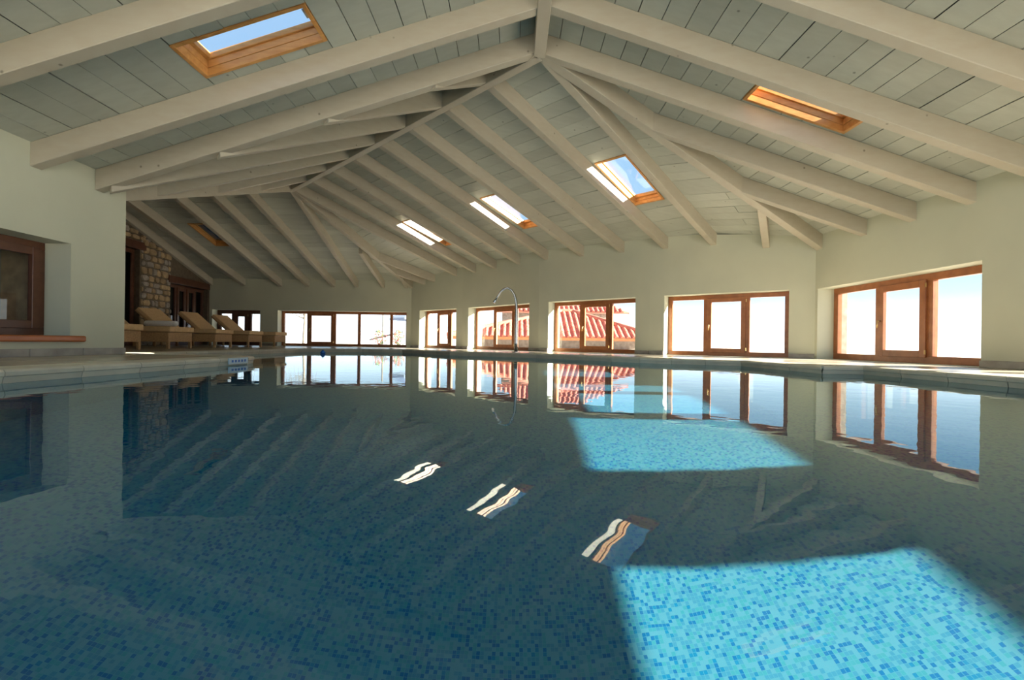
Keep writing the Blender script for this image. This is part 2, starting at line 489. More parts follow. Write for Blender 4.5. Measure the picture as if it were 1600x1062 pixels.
# hip panel between the corner hip and the first common rafter
hipE = ext(HIP1, N1, 2.2)
facet(c_m, [tops[0], e0, hipE], h_hip, N1, V2, U2, [-3.0, -6.0])
def lerp(a, b, t): return (a[0] + (b[0] - a[0]) * t, a[1] + (b[1] - a[1]) * t)
a = lerp(N1, HIP1, 0.715); b = (16.51, 29.65)
rafter(c_m, a, h_hip(*a) + 0.0, ext(b, a, 0.5), h_hip(*ext(b, a, 0.5)))
rafter(c_m, N1, RB - 0.12, N2, RB - 0.12, 0.40, 'ridge_beam', 1.0)
# second hip panel
hip2E = ext(HIP2, N2, 2.0)
facet(c_m, [tops[8], hip2E, e8], h_hip2m, N2, V2, U2, [3.0, 6.0], boards=False)
for t, b in ((0.62, (-8.5, 50.6)), (0.80, (-9.9, 51.6))):
    a = lerp(N2, HIP2, t); rafter(c_m, a, h_hip2m(*a), b, h_hip2m(*b), 0.34)

c_t = tag(empty('ceiling', P(-11, 24, 9)), 'short steep board ceiling between the two bends of the ridge', kind='structure')
facet(c_t, [tops[0], tops[8], PV, V1E], h_tri, N1, (-V2[0], -V2[1]), U2, cutm)
rafter(c_t, N2, RB - 0.1, PV, 5.75, 0.40, 'valley_beam', RH + 0.1)
vd = (PV[0] - N2[0], PV[1] - N2[1]); w1 = (V1E[0] - N1[0], V1E[1] - N1[1])
def isect(p, d, q, e2):
    den = d[0] * e2[1] - d[1] * e2[0]
    t = ((q[0] - p[0]) * e2[1] - (q[1] - p[1]) * e2[0]) / den
    return t
for t in range(1, 8):
    a = tops[t]; d = (-V2[0], -V2[1])
    t1 = isect(a, d, N2, vd); t2 = isect(a, d, N1, w1)
    tb = min(x for x in (t1, t2) if x > 0.05)
    b = (a[0] + d[0] * tb, a[1] + d[1] * tb)
    rafter(c_t, a, h_tri(*a), b, h_tri(*b))

c_f = tag(empty('ceiling', P(-25, 44, 9)), 'dim board ceiling of the far wing above the sun loungers', kind='structure')
XG = -36.0
poly = [N2, (XG - 2, 35.0), (XG - 2, ZF + 1.8), hip2E]
jf0 = round(6.7 / PW); jf1 = jf0 + 5
facet(c_f, poly, h_far, N2, (0, 1), (-1, 0), [4, 8, 12, 16], holes=[(jf0, jf1, 10.05, 12.55)])
def fx(x, k=F / ZF): return (x - 800 - 1.15) / k
far_tips = [(325, 0.11), (381, 0.0), (438, 0.0), (481, 0.0), (521, 0.0), (557, 0.0)]
for i, (x, s) in enumerate(far_tips):
    X = fx(x) if i else -35.2
    top = (X + 0.11 * 18 if i == 0 else X, 35.0)
    if i == 5: top = N2
    rafter(c_f, top, RB, (X, ZF + 0.4), h_far(X, ZF + 0.4), 0.42)
rafter(c_f, N2, RB - 0.02, HIP2, 6.2, 0.44, 'hip_rafter', 0.88)
for x, t in ((599, 0.55), (635, 0.86)):
    X = fx(x); a = lerp(N2, HIP2, t); rafter(c_f, (X, a[1]), h_far(X, a[1]), (X, ZF + 0.4), h_far(X, ZF + 0.4), 0.36)
rafter(c_f, N2, RB - 0.12, (XG - 2, 35.0), RB - 0.12, 0.42, 'ridge_beam', 1.0)
facet(c_f, [N2, PV, (-19, 18.5), (XG - 2, 18.5), (XG - 2, 35)], lambda x, z: RB - 0.30 * (35 - z), N2, (0, -1), (-1, 0), [6, 12], boards=False)

# ------------------------------------------------------------ skylights
def skylight(n, hf, org, u, v, u0, u1, v0, v1, label, dark=False):
    """opening in the boards between u0..u1, v0..v1: pine lining, sash, pane"""
    root = tag(empty('window_%d' % n, P(*[org[i] + u[i] * (u0 + u1) / 2 + v[i] * (v0 + v1) / 2 for i in (0, 1)], 9.0)), label, kind='structure')
    def Q(a, b, hgt):
        x = org[0] + u[0] * a + v[0] * b; z = org[1] + u[1] * a + v[1] * b
        return P(x, z, hf(x, z) + RH + hgt)
    D = (0.48 if n < 3 else 0.36); T = 0.12
    g = 0.0
    ring = [(u0, v0), (u1, v0), (u1, v1), (u0, v1)]
    # lining boards (four, each its own piece)
    for (a0, b0, a1, b1) in ((u0, v0, u1, v0 + T), (u0, v1 - T, u1, v1), (u0, v0 + T, u0 + T, v1 - T), (u1 - T, v0 + T, u1, v1 - T)):
        for h0, h1 in ((-0.03, D * 0.47), (D * 0.5, D)):
            m = MB()
            lo = [Q(a0, b0, h0), Q(a1, b0, h0), Q(a1, b1, h0), Q(a0, b1, h0)]
            m.prism(lo, (0, 0, (h1 - h0) * S)); m.build('lining', 'pine', root, bevel=0.003)
    fr = 0.18
    for (a0, b0, a1, b1) in ((u0, v0, u1, v0 + fr), (u0, v1 - fr - 0.05, u1, v1), (u0, v0 + fr, u0 + fr, v1 - fr), (u1 - fr, v0 + fr, u1, v1 - fr)):
        m = MB(); m.prism([Q(a0, b0, D), Q(a1, b0, D), Q(a1, b1, D), Q(a0, b1, D)], (0, 0, 0.2 * S)); m.build('sash', 'pine', root, bevel=0.004)
    m = MB(); m.prism([Q(u0 + fr, v0 + fr, D + 0.08), Q(u1 - fr, v0 + fr, D + 0.08), Q(u1 - fr, v1 - fr, D + 0.08), Q(u0 + fr, v1 - fr, D + 0.08)], (0, 0, 0.03 * S))
    m.build('pane', 'dark_pane' if dark else 'pane', root)
    m = MB(); c = (u0 + u1) / 2
    m.prism([Q(c - 0.2, v0 + 0.28, D - 0.08), Q(c + 0.2, v0 + 0.28, D - 0.08), Q(c + 0.2, v0 + 0.4, D - 0.08), Q(c - 0.2, v0 + 0.4, D - 0.08)], (0, 0, 0.06 * S)); m.build('handle', 'steel', root)

skylight(1, h_left, N1, (0, 1), (-1, 0), -4.75, -3.1, jl0 * PW, jl1 * PW, 'pine-lined skylight in the left slope of the near ceiling')
skylight(2, h_right, N1, (0, 1), (1, 0), -1.95, -0.30, jr0 * PW, jr1 * PW, 'pine-lined skylight in the right slope of the near ceiling')
skylight(3, h_mid, N1, U2, V2, 0.55, 2.55, jm0 * PW, jm1 * PW, 'nearest and largest of the three skylights above the curved wall')
skylight(4, h_mid, N1, U2, V2, 10.1, 12.05, jm0 * PW, jm1 * PW, 'middle one of the three skylights above the curved wall')
skylight(5, h_mid, N1, U2, V2, 19.75, 21.75, jm0 * PW, jm1 * PW, 'farthest of the three skylights above the curved wall')
skylight(6, h_far, N2, (-1, 0), (0, 1), 10.05, 12.55, jf0 * PW, jf1 * PW, 'dark skylight in the far wing ceiling above the loungers', dark=True)

# ------------------------------------------------------------ walls with openings
def wall(name, p0, p1, topf, openings, label, thick=1.0, mat='plaster', outer='rubble_b', out_th=0.8, bottom=-0.84, baseboard=True, ext0=0.0, ext1=0.0):
    """p0->p1 plan line of the inner face; interior lies on the left-hand side when... outward normal n"""
    L = math.hypot(p1[0] - p0[0], p1[1] - p0[1]); d = ((p1[0] - p0[0]) / L, (p1[1] - p0[1]) / L)
    n = (d[1], -d[0])                                  # outward when walking with the room on the left
    def at(s, o): return (p0[0] + d[0] * s + n[0] * o, p0[1] + d[1] * s + n[1] * o)
    def build(o0, o1, e0, e1):
        m = MB()
        cuts = sorted(set([-e0, L + e1] + [q for o in openings for q in (o[0], o[1])]))
        for a, b in zip(cuts, cuts[1:]):
            mid = (a + b) / 2
            op = [o for o in openings if o[0] <= mid <= o[1]]
            spans = [(bottom, None)] if not op else [(bottom, op[0][2]), (op[0][3], None)]
            for y0, y1 in spans:
                if y1 is not None and y1 - y0 < 0.01: continue
                c = [at(a, o0), at(b, o0), at(b, o1), at(a, o1)]
                lo = [P(x, z, y0) for x, z in c]
                hi = [P(x, z, topf(x, z) if y1 is None else y1) for x, z in c]
                i = len(m.v); m.v += lo + hi
                m.f += [(i, i + 3, i + 2, i + 1), (i + 4, i + 5, i + 6, i + 7)] + [(i + k, i + (k + 1) % 4, i + 4 + (k + 1) % 4, i + 4 + k) for k in range(4)]
        return m
    w = build(0, thick, ext0, ext1).build(name, mat, None)
    tag(w, label, kind='structure')
    if outer:
        m = build(thick + 0.001, thick + out_th, ext0 + 0.6, ext1 + 0.6)
        o = m.build('stone_facing', outer, w)
    return w, at, L, d, n

def windowset(n, at, d, nrm, s0, s1, y0, y1, fr, label, setback=0.98, mat='brown', layout=((0, .32, 0), (.32, .66, 1), (.66, 1, 0)), glass='pane', handle=True, slope=None):
    c = at((s0 + s1) / 2, setback)
    root = tag(empty('window_%d' % n, P(c[0], c[1], y0)), label, kind='structure')
    def box(name, a, b, ya, yb, o0, o1, mt, bev=0.004):
        q = [at(a, o0), at(b, o0), at(b, o1), at(a, o1)]
        m = MB(); m.prism([P(x, z, ya) for x, z in q], (0, 0, (yb - ya) * S)); return m.build(name, mt, root, bevel=bev)
    W = s1 - s0
    f = fr
    o0, o1 = setback, setback + 0.26
    box('frame_head', s0, s1, y1 - f, y1, o0, o1, mat)
    box('frame_foot', s0, s1, y0, y0 + f, o0, o1, mat)
    box('frame_jamb', s0, s0 + f, y0 + f, y1 - f, o0, o1, mat)
    box('frame_jamb', s1 - f, s1, y0 + f, y1 - f, o0, o1, mat)
    for i, (a, b, sash) in enumerate(layout):
        a, b = s0 + a * W, s0 + b * W
        if i: box('mullion', a - f * 0.5, a + f * 0.5, y0 + f, y1 - f, o0, o1, mat)
        la = a + (f if i == 0 else f * 0.5); lb = b - (f if i == len(layout) - 1 else f * 0.5)
        ya, yb = y0 + f, y1 - f
        if sash:
            g = f * 0.95
            la -= 0.06; lb += 0.06; ya -= 0.06; yb += 0.06
            q0, q1 = o0 - 0.09, o0 - 0.005
            near_stile = box('sash_stile', la, la + g, ya, yb, q0, q1 + .1, mat); far_stile = box('sash_stile', lb - g, lb, ya, yb, q0, q1 + .1, mat)
            box('sash_rail', la + g, lb - g, yb - g, yb, q0, q1 + .1, mat); box('sash_rail', la + g, lb - g, ya, ya + g, q0, q1 + .1, mat)
            if handle:
                c = at(lb - g * 0.5, q0 - 0.06); hy = (y0 + y1) / 2
                m = MB(); m.tube([P(*at(lb - g * 0.5, q0 + 0.02), hy), P(*at(lb - g * 0.5, q0 - 0.16), hy)], 0.012, 8)
                m.tube([P(*at(lb - g * 0.5, q0 - 0.15), hy + 0.03), P(*at(lb - g * 0.5, q0 - 0.17), hy - 0.36)], [0.012, 0.009], 8)
                m.build('handle', 'brass', far_stile, smooth=True)
                for hy in (ya + 0.25, yb - 0.25):
                    m = MB(); m.tube([P(*at(la - 0.03, q0 - 0.02), hy - 0.1), P(*at(la - 0.03, q0 - 0.02), hy + 0.1)], 0.010, 8); m.build('hinge', 'brass', near_stile)
            la += g; lb -= g; ya += g; yb -= g
            box('pane', la - .05, lb + .05, ya - .05, yb + .05, o0 + 0.03, o0 + 0.05, glass, 0)
        else:
            box('pane', la - .05, lb + .05, ya - .05, yb + .05, o0 + 0.12, o0 + 0.14, glass, 0)
    return root

def ray_s(xp, p0, d):
    """distance along a wall line where the view direction xp (px right of centre) meets it"""
    r = xp / F
    return (r * p0[1] - p0[0]) / (d[0] - r * d[1])

H = 3.54
facets = [(A, B_), (B_, C_), (C_, D_), (D_, E_)]
spans = [((237.0, 431.9),), ((56.2, 192.1),), ((-68.7, 26.2),), ((-145.0, -87.7),)]
wl_names = ['sky-blue view, brown frame, nearest window of the curved wall', 'brown window of the curved wall showing a red tiled roof, second from the corner',
            'brown window of the curved wall directly behind the steel water spout', 'narrow brown window at the far end of the curved wall']
facet_lab = ['cream plastered wall segment holding the window with the sky-blue view', 'cream plastered wall segment between tiled roof view and spout window',
             'cream plastered wall segment behind the steel water spout', 'cream plastered wall segment at the far end of the curved wall']
def top_mid(x, z): return max(h_mid(x, z), 0) + RH + 0.1
def top_first(x, z): return min(h_mid(x, z), h_hip(x, z) + 0.3) + RH + 0.1
MIDW = []
for i, ((p0, p1), sp_) in enumerate(zip(facets, spans)):
    L = math.hypot(p1[0] - p0[0], p1[1] - p0[1]); d = ((p1[0] - p0[0]) / L, (p1[1] - p0[1]) / L)
    (xa, xb), = sp_
    s0, s1 = sorted((ray_s(xa, p0, d), ray_s(xb, p0, d)))
    tf = (lambda x, z: min(h_hip(x, z), h_mid(x, z)) + RH + 0.15) if i == 0 else ((lambda x, z: min(h_mid(x, z), h_hip2m(x, z)) + RH + 0.15) if i == 3 else (lambda x, z: h_mid(x, z) + RH + 0.12))
    # walls run from the near corner away, room on the left
    w, at, L, d, n = wall('wall_back', p0, p1, tf, [(s0, s1, DECK, H)], facet_lab[i], ext0=0.0 if i else 0.0, ext1=0.0)
    MIDW.append((w, at, L, d, n, s0, s1))
    windowset(7 + i, at, d, n, s0, s1, DECK, H, 0.30, wl_names[i])

# near right wall: runs from behind the camera to the corner A, room on its left
RZ0 = -4.0
pr0 = (xl(XR, RZ0), RZ0)
Lw = math.hypot(A[0] - pr0[0], A[1] - pr0[1]); dR = ((A[0] - pr0[0]) / Lw, (A[1] - pr0[1]) / Lw)
def sz(z): return (z - RZ0) / dR[1]
opsR = [(sz(17.8), sz(27.25), DECK, 3.49), (sz(6.85), sz(15.8), DECK, 3.49), (sz(-3.7), sz(5.15), DECK, 3.49)]
wR, atR, LR, dR, nR = wall('wall_right', pr0, A, lambda x, z: h_right(x, z) + RH + 0.12, opsR, 'cream plastered right wall of the near pool', ext1=0.0)
windowset(11, atR, dR, nR, opsR[0][0], opsR[0][1], DECK, 3.49, 0.34, 'large brown window in the right wall with blue sky, nearest to the viewer', layout=((0, .345, 0), (.345, .655, 1), (.655, 1, 0)))
windowset(12, atR, dR, nR, opsR[1][0], opsR[1][1], DECK, 3.49, 0.34, 'brown window in the right wall, beyond the right edge of the view', layout=((0, .38, 0), (.38, .77, 1), (.77, 1, 0)))
windowset(13, atR, dR, nR, opsR[2][0], opsR[2][1], DECK, 3.49, 0.34, 'brown window in the right wall, beside the viewer')

# far wall
pf0 = (E_[0], ZF); pf1 = (-38.0, ZF)
def fs(x, y=520.0):
    xp = (x - 800) + ROLL * (y - 531); return pf0[0] - xp / (F / ZF)
opF = [(fs(635), fs(433.5), DECK, 3.42), (fs(406), fs(331), DECK, 3.42)]
wF, atF, LF, dF, nF = wall('wall_far', pf0, pf1, lambda x, z: h_far(x, z) + RH + 0.12, opF, 'cream end wall of the far wing behind the loungers', ext0=0.0)
windowset(14, atF, dF, nF, opF[0][0], opF[0][1], DECK, 3.42, 0.30, 'long five-light brown window in the far end wall',
          layout=((0, .135, 0), (.135, .39, 0), (.39, .585, 0), (.585, .79, 1), (.79, 1, 0)))
windowset(15, atF, dF, nF, opF[1][0], opF[1][1], DECK, 3.42, 0.42, 'dark-framed window behind the farthest loungers', mat='dark_brown')

# near left wall (room on the left when walking towards the camera)
pl0 = (xl(XL, 19.35), 19.35); pl1 = (xl(XL, -4), -4)
opL = [(19.35 - 16.95, 19.35 - 8.2, 0.04, 3.46)]
wL, atL, LL, dL, nL = wall('wall_left', pl0, pl1, lambda x, z: h_left(x, z) + RH + 0.12, opL, 'pale plastered left wall ending at the opening to the far wing', outer=None, thick=1.35)
windowset(16, atL, dL, nL, opL[0][0], opL[0][1], 0.04, 3.46, 0.30, 'dark brown window with orange sill in the left wall', setback=0.95, mat='dark_brown', layout=((0, .5, 1), (.5, 1, 1)), handle=False)
m = MB()
q = [atL(opL[0][0] - 0.45, -0.22), atL(opL[0][1] + 0.4, -0.22), atL(opL[0][1] + 0.4, 0.95), atL(opL[0][0] - 0.45, 0.95)]
m.prism([P(x, z, -0.19) for x, z in q], (0, 0, 0.23 * S))
o = m.build('window_sill', 'sill', wL, bevel=0.018, seg=3)
# return wall and the dark room behind the left window
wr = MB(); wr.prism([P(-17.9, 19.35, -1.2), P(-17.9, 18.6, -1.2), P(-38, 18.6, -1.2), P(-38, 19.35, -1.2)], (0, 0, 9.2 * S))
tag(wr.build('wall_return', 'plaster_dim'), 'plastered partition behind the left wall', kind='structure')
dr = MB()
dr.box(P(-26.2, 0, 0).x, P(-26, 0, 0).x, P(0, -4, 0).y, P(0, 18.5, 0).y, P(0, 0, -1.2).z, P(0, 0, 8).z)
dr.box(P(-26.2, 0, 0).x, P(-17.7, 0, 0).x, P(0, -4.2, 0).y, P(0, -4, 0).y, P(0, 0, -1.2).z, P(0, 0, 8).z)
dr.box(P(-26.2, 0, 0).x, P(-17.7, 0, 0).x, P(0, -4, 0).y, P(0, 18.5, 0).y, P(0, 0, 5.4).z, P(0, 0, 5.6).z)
tag(dr.build('wall_side_room', 'dark_room'), 'walls and ceiling of the room behind the left window, its shade painted near-black', kind='structure')

pr_ = MB(); pr_.box(P(-20.25, 0, 0).x, P(-17.7, 0, 0).x, P(0, 18.0, 0).y, P(0, 18.55, 0).y, P(0, 0, DECK).z, P(0, 0, 5.3).z)
tag(pr_.build('wall_pier', 'rubble_a'), 'tan stone pier glimpsed through the left window', kind='structure')

# ------------------------------------------------------------ rubble stone wall of the far wing
def rubble(root, at, h0, s0, s1, y0, ytop, size=0.55, name='stone'):
    """irregular stones standing proud of the mortar; each one a part"""
    y = y0; row = 0
    while y < 9.5:
        hgt = size * random.uniform(0.75, 1.2)
        s = s0 - random.uniform(0, size)
        while s < s1:
            wd = size * random.uniform(0.7, 1.9)
            a, b = max(s, s0) + 0.015, min(s + wd, s1) - 0.015
            yt = min(y + hgt - 0.05, ytop((a + b) / 2) - 0.03)
            if b - a > 0.15 and yt - y > 0.15:
                pr = random.uniform(0.06, 0.16)
                pts = []
                for k in range(8):
                    ang = math.pi / 4 * k + random.uniform(-0.15, 0.15)
                    cx, cyy = math.cos(ang), math.sin(ang)
                    mx = max(abs(cx), abs(cyy)); f_ = random.uniform(0.9, 1.04) / mx if k % 2 == 0 else random.uniform(0.72, 1.0) / mx
                    pts.append(((a + b) / 2 + cx * f_ * (b - a) / 2, (y + yt) / 2 + cyy * f_ * (yt - y) / 2))
                m = MB(); i = 0
                back = [P(*at(ss, 0.02), yy) for ss, yy in pts]
                mid = ((a + b) / 2, (y + yt) / 2)
                frontp = [P(*at(mid[0] + (ss - mid[0]) * 0.86, -pr), mid[1] + (yy - mid[1]) * 0.86) for ss, yy in pts]
                m.v = back + frontp
                m.f = [tuple(range(8, 16))] + [(k, (k + 1) % 8, 8 + (k + 1) % 8, 8 + k) for k in range(8)]
                m.build(name, random.choice(('rubble_a', 'rubble_a', 'rubble_b')), root)
            s += wd
        y += hgt; row += 1

ps0 = (-35.3, ZF); ps1 = (-35.3 + 0.11 * (ZF - 19.5), 19.5)
Ls = math.hypot(ps1[0] - ps0[0], ps1[1] - ps0[1])
cosS = (ZF - 19.5) / Ls
def zs(z): return (ZF - z) / cosS
def top_stone(x, z): return (h_far(x, z) if z > 35 else RB - 0.30 * (35 - z)) + RH
door_top = 5.75
opS = [(zs(52.6), zs(45.9), DECK, 5.6), (zs(41.5), zs(34.5), DECK, 8.0)]
wS, atS, Ls, dS, nS = wall('wall_left_far', ps0, ps1, top_stone, opS, 'rustic stone wall of the far wing behind the loungers', mat='mortar', outer=None, thick=1.6)
def ytop_s(s):
    x, z = atS(s, 0); return top_stone(x, z) - RH - 0.05
rubble(wS, atS, 0, zs(45.85), zs(41.55), DECK, ytop_s, 0.62)
rubble(wS, atS, 0, zs(45.8), zs(30), 8.85, ytop_s, 0.62)
rubble(wS, atS, 0, zs(34.4), zs(29), DECK, lambda s: 8.8, 0.9)
for k, (a, b, y) in enumerate(((zs(52.9), zs(45.5), 5.6), (zs(42.2), zs(34.0), 8.0))):
    m = MB(); q = [atS(a, -0.12), atS(b, -0.12), atS(b, 0.6), atS(a, 0.6)]
    m.prism([P(x, z, y) for x, z in q], (0, 0, 0.75 * S)); m.build('lintel', 'dark_brown', wS, bevel=0.01)
windowset(17, atS, dS, nS, opS[0][0], opS[0][1], DECK, 5.6, 0.34, 'dark glazed doors in the stone wall behind the farthest loungers', setback=0.45, mat='dark_brown', layout=((0, .25, 0), (.25, .5, 1), (.5, .75, 1), (.75, 1, 0)), glass='dark_pane', handle=False)
windowset(18, atS, dS, nS, opS[1][0], opS[1][1], DECK, 8.0, 0.34, 'tall dark glazed opening beside the stone pier', setback=0.45, mat='dark_brown', layout=((0, .33, 0), (.33, .66, 1), (.66, 1, 0)), glass='dark_pane', handle=False)
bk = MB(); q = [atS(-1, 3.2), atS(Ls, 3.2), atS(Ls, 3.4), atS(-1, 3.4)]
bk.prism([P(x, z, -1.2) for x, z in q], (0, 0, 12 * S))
tag(bk.build('wall_behind_doors', 'dark_room'), 'near-black panel painted as the shade of the room behind the glazed doors', kind='structure')

# ------------------------------------------------------------ floor with the pool cut out
pool = [(-10.6, -4.5), (-10.6, 18.2), (-10.75, 18.9), (-11.2, 19.5), (-11.9, 19.8), (-17.0, 20.3), (-17.0, 37.4), (-13.0, 39.5), (-9.5, 39.5), (-4.6, 33.8), (0, 31.5), (3.3, 28.9), (6.9, 24.6), (11.4, 22.6), (11.6, 17.0), (13.15, 17.0), (13.15, -4.5)]
def offset_poly(pl, dist):
    out = []
    n = len(pl)
    for i in range(n):
        p, q, r = Vector(pl[i - 1]), Vector(pl[i]), Vector(pl[(i + 1) % n])
        d1, d2 = (q - p).normalized(), (r - q).normalized()
        n1, n2 = Vector((-d1.y, d1.x)), Vector((-d2.y, d2.x))
        b = (n1 + n2); b /= max(b.length_squared / 2, 0.4) if b.length_squared > 1e-6 else 1
        out.append(tuple(q + b * dist))
    return out
# pool is listed clockwise seen from above -> left normal points outwards
COPW = 1.05
outer_c = offset_poly(pool, COPW)
foot = [(-17.2, -4.5), (-17.2, 18.7), (-31.4, 18.7)]
floor_outer = [(-26.1, -4.5), (-26.1, 18.6), (-31.0, 18.8), (-35.9, ZF + 0.7), (E_[0] + 0.3, ZF + 0.7), (D_[0] + .7, D_[1] + .7), (C_[0] + .6, C_[1] + .8), (B_[0] + .5, B_[1] + .8), (A[0] + .9, A[1] + .5), (xl(XR, -4) + 0.95, -4.5)]
def ring_mesh(name, outer, inner, y, th, mat):
    bm = bmesh.new()
    es = []
    for loop in (outer, inner):
        vs = [bm.verts.new(P(x, z, y)) for x, z in loop]
        for i in range(len(vs)): es.append(bm.edges.new((vs[i], vs[(i + 1) % len(vs)])))
    bmesh.ops.triangle_fill(bm, use_beauty=True, use_dissolve=False, edges=es)
    me = bpy.data.meshes.new(name)
    bmesh.ops.recalc_face_normals(bm, faces=bm.faces)
    if bm.faces and sum(f.normal.z for f in bm.faces) < 0: bmesh.ops.reverse_faces(bm, faces=bm.faces)
    bm.to_mesh(me); bm.free(); me.materials.append(M[mat])
    o = bpy.data.objects.new(name, me); COL.objects.link(o); return o
def floor_mat():
    m, n, l, b = newmat('beige_paving')
    v = coords(n, l)
    br = n.new('ShaderNodeTexBrick'); br.inputs['Scale'].default_value = 1.0
    br.inputs['Brick Width'].default_value = 0.6; br.inputs['Row Height'].default_value = 0.6; br.inputs['Mortar Size'].default_value = 0.004
    br.offset = 0.0
    br.inputs['Color1'].default_value = (0.62, 0.57, 0.46, 1); br.inputs['Color2'].default_value = (0.55, 0.50, 0.40, 1); br.inputs['Mortar'].default_value = (0.22, 0.19, 0.15, 1)
    l.new(v, br.inputs['Vector'])
    nz = n.new('ShaderNodeTexNoise'); nz.inputs['Scale'].default_value = 3; l.new(v, nz.inputs['Vector'])
    l.new(mixc(n, l, ramp(n, l, nz.outputs[0], 0.4, 0.8, (0, 0, 0, 1), (0.3, 0.3, 0.3, 1)), br.outputs[0], (0.34, 0.29, 0.2)), b.inputs['Base Color'])
    b.inputs['Roughness'].default_value = 0.22
    b.inputs['Specular IOR Level'].default_value = 0.3
    return m
M['paving'] = floor_mat()
fl = ring_mesh('floor', floor_outer, offset_poly(pool, 0.35), DECK - 0.02, 0, 'paving')
tag(fl, 'glossy beige paved deck around the pool', kind='structure')
# laid slabs of the near left deck, one object each
step = 2.0
for ix, (xa, xb) in enumerate(((-16.28, -14.0), (-14.0, -11.68))):
    z = 1.0
    while z < 19.0:
        za, zb = z, min(z + step, 19.2)
        m = MB(); m.box(P(xa + .02, 0, 0).x, P(xb - .02, 0, 0).x, P(0, za + .02, 0).y, P(0, zb - .02, 0).y, -0.006, random.uniform(-0.0005, 0.0008))
        m.build('floor_tile', 'floor_tile', fl)
        z += step

cop = tag(empty('trim_1', P(0, 20, DECK)), 'pale stone coping along the pool edge', kind='structure')
np_ = len(pool)
for i in range(np_ - 1):
    p, q = Vector(pool[i]), Vector(pool[i + 1]); po, qo = Vector(outer_c[i]), Vector(outer_c[i + 1])
    L = (q - p).length; k = max(1, round(L / 1.7))
    for j in range(k):
        t0, t1 = j / k, (j + 1) / k
        g = 0.010 / max(L, 0.3)
        a, b = p.lerp(q, t0 + g), p.lerp(q, t1 - g); c, d = po.lerp(qo, t1 - g), po.lerp(qo, t0 + g)
        m = MB()
        # bullnosed section swept along the edge
        nn = Vector((-(q - p).y, (q - p).x)).normalized()
        sec = [(-0.0, WATER + 0.003), (-0.03, DECK - 0.16), (-0.06, DECK - 0.14), (-0.065, DECK - 0.06), (-0.03, DECK - 0.01), (0.06, DECK + 0.005)]
        la = [P(a.x + nn.x * o_, a.y + nn.y * o_, y_) for o_, y_ in sec] + [P(d.x, d.y, DECK + 0.005), P(d.x, d.y, WATER + 0.003)]
        lb = [P(b.x + nn.x * o_, b.y + nn.y * o_, y_) for o_, y_ in sec] + [P(c.x, c.y, DECK + 0.005), P(c.x, c.y, WATER + 0.003)]
        n_ = len(la); m.v = la + lb
        m.f = [tuple(range(n_))[::-1], tuple(range(n_, 2 * n_))] + [(s_, (s_ + 1) % n_, n_ + (s_ + 1) % n_, n_ + s_) for s_ in range(n_)]
        m.build('coping_stone', 'coping', cop)

PD = WATER - 5.7
# added hollow under the window-side deck: basin widened so refracted sun reaches the floor
basin_line = pool[:9] + [(-4.6, 34.2), (0, 33.5), (6, 33.5), (22.6, 33.5), (22.6, -4.5)]
bas = MB()
pin = offset_poly(basin_line, 0.06)
for i in range(len(pin)):
    a, b = pin[i], pin[(i + 1) % len(pin)]
    bas.poly([P(*a, DECK - 0.19), P(*b, DECK - 0.19), P(*b, PD), P(*a, PD)])
bas.poly([P(x, z, PD) for x, z in pin])
basin = bas.build('pool_basin', 'mosaic')
tag(basin, 'pool basin lined with turquoise and blue glass mosaic', kind='structure')
basin.cycles.is_caustics_receiver = True

wm = MB(); wm.poly([P(x, z, WATER) for x, z in offset_poly(basin_line, 0.055)])
water = wm.build('pool_water', 'water', smooth=True)
if water.data.polygons[0].normal.z < 0: water.data.flip_normals()
tag(water, 'still clear blue-green pool water reflecting windows and roof', 'water', kind='stuff')
water.cycles.is_caustics_caster = True

# ------------------------------------------------------------ baseboards
def baseboard(name, at, s0, s1, label, piece=2.0, h=0.27):
    c = at((s0 + s1) / 2, 0)
    root = tag(empty(name, P(c[0], c[1], DECK)), label, kind='structure')
    k = max(1, round((s1 - s0) / piece)); w = (s1 - s0) / k
    for i in range(k):
        a, b = s0 + i * w + 0.012, s0 + (i + 1) * w - 0.012
        q = [at(a, -0.09), at(b, -0.09), at(b, 0.01), at(a, 0.01)]
        m = MB(); m.prism([P(x, z, DECK) for x, z in q], (0, 0, h * S)); m.build('tile', 'base_tile', root, bevel=0.003)
baseboard('baseboard_left', atL, 0.0, LL, 'grey stone baseboard tiles under the left window')
rs = [0] + [v for o in sorted(opsR) for v in (o[0], o[1])] + [LR]
for i in range(0, len(rs), 2):
    if rs[i + 1] - rs[i] > 0.3: baseboard('baseboard_right', atR, rs[i], rs[i + 1], 'grey stone baseboard at the right wall pier %s' % ('beside the viewer', 'out of view on the right', 'right of the large window', 'at the corner')[i // 2])
bl = ('the pier by the corner', 'the pier between sky and tiled-roof windows', 'the pier right of the spout', 'the pier left of the spout')
for i, (w, at, L, d, n, s0, s1) in enumerate(MIDW):
    if s0 > 0.3: baseboard('baseboard_back', at, 0.02, s0, 'stone baseboard at %s' % bl[i])
    if L - s1 > 0.3: baseboard('baseboard_back', at, s1, L, 'stone baseboard on the far side of window %d of the curved wall' % (i + 1))
baseboard('baseboard_far', atF, opF[0][1], opF[1][0], 'stone baseboard between the two far windows')

